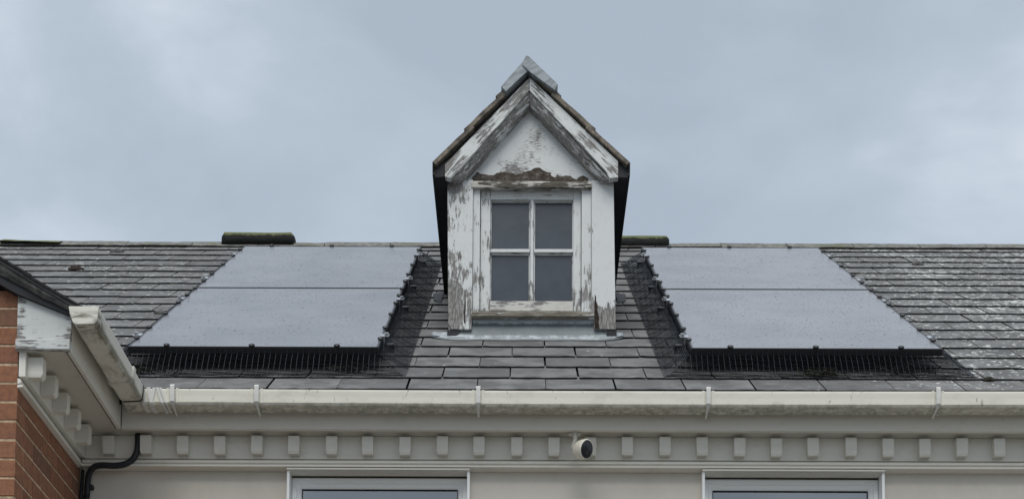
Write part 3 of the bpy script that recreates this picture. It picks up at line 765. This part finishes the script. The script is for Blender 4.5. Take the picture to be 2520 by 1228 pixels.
for k, (x, w, th) in enumerate(((-1.645 + .012, .018, .004), (-1.605, .016, .006), (-1.582, .013, .0045), (-1.566, .012, .007), (-1.553, .010, .0055))):
    band('x', x - w / 2, x + w / 2, th, 'tape_wrap', 'strap', .001, slant=(-.12, -.2, .22, -.32, -.38)[k])
band('y', 6.365, 6.400, .007, 'union_clip', 'gutter_dirty')
band('y', 6.555, 6.562, .0025, 'joint_seal', 'rot_dark')

# ------------------------------------------------------------------ solar panels
PW, PH, PG = 1.134, 1.722, .020
PS = .0793; HT = .115
def solar_panel(x0, s0, label):
    c = rp3(x0 + PW / 2, s0, HT)
    t = thing('solar_panel', label, 'solar panel', (c[0], c[1], c[2] + EYE), 'solar panels on the slate roof')
    th = .032; lip = .009
    def bx(xa, xb, sa, sb, ha, hb, mb): 
        return mb.loft([[rp3(xa, sa, ha), rp3(xb, sa, ha), rp3(xb, sb, ha), rp3(xa, sb, ha)], [rp3(xa, sa, hb), rp3(xb, sa, hb), rp3(xb, sb, hb), rp3(xa, sb, hb)]])
    fm = MB(); xe, se = x0 + PW, s0 + PH
    bx(x0, xe, s0, s0 + lip, HT - th, HT, fm); bx(x0, xe, se - lip, se, HT - th, HT, fm)
    bx(x0, x0 + lip, s0 + lip, se - lip, HT - th, HT, fm); bx(xe - lip, xe, s0 + lip, se - lip, HT - th, HT, fm)
    build(fm, 'frame', 'alu_black', t, .0008)
    build(bx(x0 + lip, xe - lip, s0 + lip, se - lip, HT - .008, HT - .0012, MB()), 'glass', 'panel', t)
    build(bx(x0 + lip + .001, xe - lip - .001, s0 + lip + .001, se - lip - .001, HT - .014, HT - .0085, MB()), 'backsheet', 'black', t)
    return t
def clip(parent, x, s, along):
    mb = MB()
    a = rp3(x, s, HT + .001); rings = []
    for h, r in ((0., .013), (.006, .015), (.010, .011), (.0115, .003)):
        rings.append([rp3(x + r * math.cos(2 * math.pi * k / 10), s + r * math.sin(2 * math.pi * k / 10), HT + .001 + h) for k in range(10)])
    mb.loft(rings)
    build(mb, 'mesh_clip', 'alu_black', parent)
def end_clamp(parent, x, s, sg):
    mb = MB()
    def bx(xa, xb, sa, sb, ha, hb): 
        mb.loft([[rp3(xa, sa, ha), rp3(xb, sa, ha), rp3(xb, sb, ha), rp3(xa, sb, ha)], [rp3(xa, sa, hb), rp3(xb, sa, hb), rp3(xb, sb, hb), rp3(xa, sb, hb)]])
    xa, xb = sorted((x - sg * .008, x + sg * .030)); bx(xa, xb, s - .030, s + .030, HT + .001, HT + .005)
    xa, xb = sorted((x + sg * .003, x + sg * .008)); bx(xa, xb, s - .030, s + .030, HT - .06, HT + .001)
    build(mb, 'end_clamp', 'steel', parent)
    mb = MB(); rings = []
    for h, r in ((.006, .011), (.016, .011)):
        rings.append([rp3(x + sg * .018 + r * math.cos(2 * math.pi * k / 6), s + r * math.sin(2 * math.pi * k / 6), HT + h) for k in range(6)])
    build(mb.loft(rings), 'clamp_bolt', 'steel', parent)
ARR = [(-1.7825, 'left', -1), (.7692, 'right', 1)]
RAILS = (.27, 1.34, 2.06, 3.06)
order = ('lowest', 'second lowest', 'second highest', 'highest')
for x0, nm, sg in ARR:
    lo_ = solar_panel(x0, PS, 'lower black-framed solar panel of the pair %s of the dormer' % nm)
    up_ = solar_panel(x0, PS + PH + PG, 'upper black-framed solar panel of the pair %s of the dormer' % nm)
    for k in range(3):
        clip(lo_, x0 + PW * (.155 + .34 * k), PS + .004, 0); clip(up_, x0 + PW * (.155 + .34 * k), PS + 2 * PH + PG - .004, 0)
    for s in (.18, .47, .86, 1.20, 1.45, 1.68, 1.95, 2.22, 2.61, 2.98, 3.27):
        for xx in (x0 + .003, x0 + PW - .003): clip(lo_ if s < PH else up_, xx, PS + s, 1)
    for i, rs in enumerate(RAILS):
        for xx, g_ in ((x0, -1), (x0 + PW, 1)): end_clamp(lo_ if rs < PH else up_, xx, PS + rs, g_)
        s = PS + rs; xa, xb = x0 - .052, x0 + PW + .052
        c = rp3(x0 + PW / 2, s, .02)
        rl = thing('mounting_rail', '%s black mounting rail under the solar panels %s of the dormer' % (order[i], nm), 'rail', (c[0], c[1], c[2] + EYE), 'rails under the solar panels')
        sec = [(-.020, .044), (.020, .044), (.020, .081), (.006, .081), (.006, .074), (-.006, .074), (-.006, .081), (-.020, .081)]
        build(MB().loft([[rp3(x, s + a, h) for a, h in sec] for x in (xa + .006, xb - .006)]), 'rail', 'alu_black', rl)
        for x in (xa, xb - .006): build(MB().loft([[rp3(xx, s + a, h) for a, h in ((-.022, .042), (.022, .042), (.022, .0825), (-.022, .0825))] for xx in (x, x + .0058)]), 'end_cap', 'black', rl, .001)
        for x in (x0 + .2, x0 + PW - .2):
            build(MB().loft([[rp3(x - .025, s + a, h) for a, h in ((-.05, .020), (.03, .020), (.03, .0435), (-.02, .0435), (-.02, .030), (-.05, .028))], [rp3(x + .025, s + a, h) for a, h in ((-.05, .020), (.03, .020), (.03, .0435), (-.02, .0435), (-.02, .030), (-.05, .028))]]), 'roof_hook', 'alu_black', rl)
    # bird-proof wire mesh: a skirt from the panel frames out on to the slates
    prof_m = [(.002, HT - .008), (.004, HT - .030), (.040, .068), (.080, .040), (.105, .025), (.135, .0205)]
    # even steps down the skirt
    pl = [Vector(p) for p in prof_m]; acc = [0.]
    for a, b in zip(pl, pl[1:]): acc.append(acc[-1] + (b - a).length)
    def at(d):
        for i in range(len(pl) - 1):
            if d <= acc[i + 1]: return pl[i].lerp(pl[i + 1], (d - acc[i]) / (acc[i + 1] - acc[i]))
        return pl[-1]
    mb = MB(); r = .00145
    def wire(pts, rr=r): mb.tube(pts, rr, 3)
    xa, xb, sa, sb = x0, x0 + PW, PS, PS + 2 * PH + PG
    def jig(x, s): return .0022 * math.sin(x * 23. + s * 5.) + .0012 * math.sin(x * 61. + s * 13.)
    n = int(acc[-1] / .0072)
    for k in range(n + 1):
        o_, h = at(k * .0072)
        wv = lambda q: h + (jig(q, k * .3) * min(1., k / 9.) * .6)
        fs = 1.25                          # the front skirt stands steeper than the sides
        wire([rp3(xa - o_, sb - (sb - sa + o_ * fs) * t / 24, wv(t * .2)) for t in range(25)]); wire([rp3(xb + o_, sb - (sb - sa + o_ * fs) * t / 24, wv(t * .2 + 7)) for t in range(25)])
        wire([rp3(xa - o_ + (xb - xa + 2 * o_) * t / 24, sa - o_ * fs, wv(t * .2 + 3)) for t in range(25)])
    ribs = [at(acc[-1] * t / 7) for t in range(8)]
    s = sa
    while s < sb:
        for sg_, xx in ((-1, xa), (1, xb)): wire([rp3(xx + sg_ * o_, s, h + .001 + .6 * jig(s, 0) * min(1., i / 3)) for i, (o_, h) in enumerate(ribs)])
        s += .025
    x = xa - .13
    while x < xb + .13:
        st = 0
        pts = []
        for i, (o_, h) in enumerate(ribs):
            if x < xa - o_ - .002 or x > xb + o_ + .002: continue
            pts.append(rp3(x + jig(x, i * .2) * .3, sa - o_ * 1.25, h + .001 + .5 * jig(x, 1.) * min(1., i / 3)))
        if len(pts) > 1: wire(pts)
        x += .025
    ms = build(mb, 'bird_mesh', 'wire', None)
    tag(ms, 'black wire bird mesh skirting the solar panels %s of the dormer' % nm, 'wire mesh', 'bird mesh round the solar panels')
# debris caught under the mesh
def nest(x, s, w, label, sd):
    rnd = random.Random(sd); mb = MB()
    for k in range(110):
        a = rnd.uniform(0, 6.28); q = rnd.gauss(0, 1) * w; p = Vector(rp3(x + q, s + rnd.gauss(0, .025), .022 + abs(rnd.gauss(0, .010))))
        dv = Vector((math.cos(a), math.sin(a) * .5, rnd.uniform(-.15, .35))) * rnd.uniform(.02, .05)
        mb.tube([p, p + dv * .5 + Vector((0, 0, .004)), p + dv], rnd.uniform(.0012, .003), 3)
    o = build(mb, 'twig_litter', 'litter', None); tag(o, label, 'debris', None, None)
nest(-.78, .02, .035, 'dark tuft of twigs and moss under the mesh right end of left panels', 1)
nest(-1.70, .0, .06, 'twigs and moss caught in the mesh near the gutter corner', 2)
nest(1.34, -.05, .05, 'twigs and moss caught below the middle of the right panels', 3)
nest(1.72, .02, .06, 'twigs and moss caught under the right end of right panels', 4)

# moss cushions fallen or rooted on the slates
def moss_clump(x, s, w, label, sd, mt='litter'):
    rnd = random.Random(sd); rings = []
    for h, q in ((0., 1.), (.35, .95), (.7, .7), (1., .25)):
        rings.append([rp3(x + w * q * math.cos(k * .5236) * rnd.uniform(.8, 1.2), s + w * .7 * q * math.sin(k * .5236) * rnd.uniform(.8, 1.2), .014 + w * .55 * h * rnd.uniform(.85, 1.15)) for k in range(12)])
    o = build(MB().loft(rings), 'moss_clump', mt, None, smooth=True); tag(o, label, 'moss', 'moss clumps on the slates')
moss_clump(-2.72, 4.02, .048, 'grey moss clump high on the slates left of the left solar panels', 1, 'mortar_bed')
moss_clump(-2.80, 3.20, .050, 'reddish-brown moss clump on the slates above the left gutter end', 2, 'rot_dark')
moss_clump(-1.95, 1.60, .032, 'pale moss clump on the slates beside the gutter end cap', 3, 'mortar_bed')
moss_clump(2.08, -.10, .026, 'dark moss clump on the lowest slates near the right edge', 4)
moss_clump(2.55, 3.55, .040, 'small moss clump high on the lichen-spotted right slates', 5, 'mortar_bed')

# ------------------------------------------------------------------ security camera
sc_ = thing('security_camera', 'small white security camera with black face under the eaves', 'security camera', (.262, 6.74, 2.69 + EYE))
ax = Vector((.56, -.78, -.24)).normalized(); rt = ax.cross(Vector((0, 0, 1))).normalized(); upv = rt.cross(ax).normalized()
ctr = Vector((.268, 6.668, 2.590))
def lath(prof_, wx=.035, wz=.0435, n=20):
    return MB().loft([[ctr + ax * a + rt * (wx * r_ * math.cos(2 * math.pi * k / n)) + upv * (wz * r_ * math.sin(2 * math.pi * k / n)) for k in range(n)] for a, r_ in prof_])
build(lath([(-.056, .18), (-.053, .42), (-.044, .68), (-.028, .88), (-.008, .97), (.016, 1.0), (.026, 1.0), (.030, .97)]), 'body', 'cam_white', sc_, smooth=True)
fc = build(lath([(.0302, .90), (.0322, .88), (.0335, .70), (.0338, .1)]), 'face', 'cam_black', sc_, smooth=True)
def disc(off, r_, d_, nm, mt):
    c = ctr + upv * off
    build(MB().loft([[c + ax * a + rt * (q * math.cos(k * .5236)) + upv * (q * math.sin(k * .5236)) for k in range(12)] for a, q in ((.033, r_), (.0352, r_), (.0356, r_ * .6))]), nm, mt, fc)
disc(.012, .010, 0, 'lens', 'alu_black'); disc(-.018, .006, 0, 'sensor', 'alu_black')
back = ctr - ax * .048
build(MB().tube([back + Vector((0, 0, .004)), back - ax * .018 + Vector((-.004, 0, .012)), Vector((.238, 6.715, 2.655)), Vector((.236, 6.73, 2.69))], [.011, .010, .009, .010], 10), 'arm', 'soffit', sc_, smooth=True)
build(MB().loft([[(.236 + r_ * math.cos(k * .3927), 6.757 + r_ * .8 * math.sin(k * .3927), z) for k in range(16)] for z, r_ in ((2.6995, .030), (2.690, .030), (2.684, .018))]), 'base_plate', 'soffit', sc_)

# ------------------------------------------------------------------ cables at the inner corner
c1 = [(-1.698, 6.786, 2.698), (-1.697, 6.783, 2.655), (-1.702, 6.782, 2.612), (-1.722, 6.78, 2.578), (-1.755, 6.778, 2.558), (-1.80, 6.777, 2.552), (-1.85, 6.778, 2.554), (-1.888, 6.785, 2.549), (-1.914, 6.80, 2.525), (-1.924, 6.815, 2.49), (-1.928, 6.822, 2.43), (-1.93, 6.825, 2.35), (-1.93, 6.825, 1.5), (-1.93, 6.825, -1.55)]
def smooth_path(p, n=5):
    p = [Vector(q) for q in p]; o = []
    for i in range(len(p) - 1):
        a, b, c, d_ = p[max(i - 1, 0)], p[i], p[i + 1], p[min(i + 2, len(p) - 1)]
        for k in range(n):
            t = k / n; o.append(.5 * ((2 * b) + (c - a) * t + (2 * a - 5 * b + 4 * c - d_) * t * t + (3 * b - a - 3 * c + d_) * t ** 3))
    return o + [p[-1]]
cb = build(MB().tube(smooth_path(c1), .0135, 12), 'black_cable', 'cable', None, smooth=True)
tag(cb, 'thick black cable bending down from the soffit into the corner', 'cable')
c2 = [(-1.952, 6.832, 2.55), (-1.954, 6.828, 2.47), (-1.955, 6.826, 2.35), (-1.955, 6.826, 1.5), (-1.955, 6.826, -1.55)]
cb = build(MB().tube(smooth_path(c2), .008, 10), 'black_cable', 'cable', None, smooth=True)
tag(cb, 'thinner straight black cable right in the brick corner', 'cable')
cc = build(MB().box(-1.917, -1.900, 6.808, 6.839, 2.462, 2.480), 'cable_clip', 'cable', None, .002)
tag(cc, 'small black clip holding the thick cable to the wall', 'cable clip')
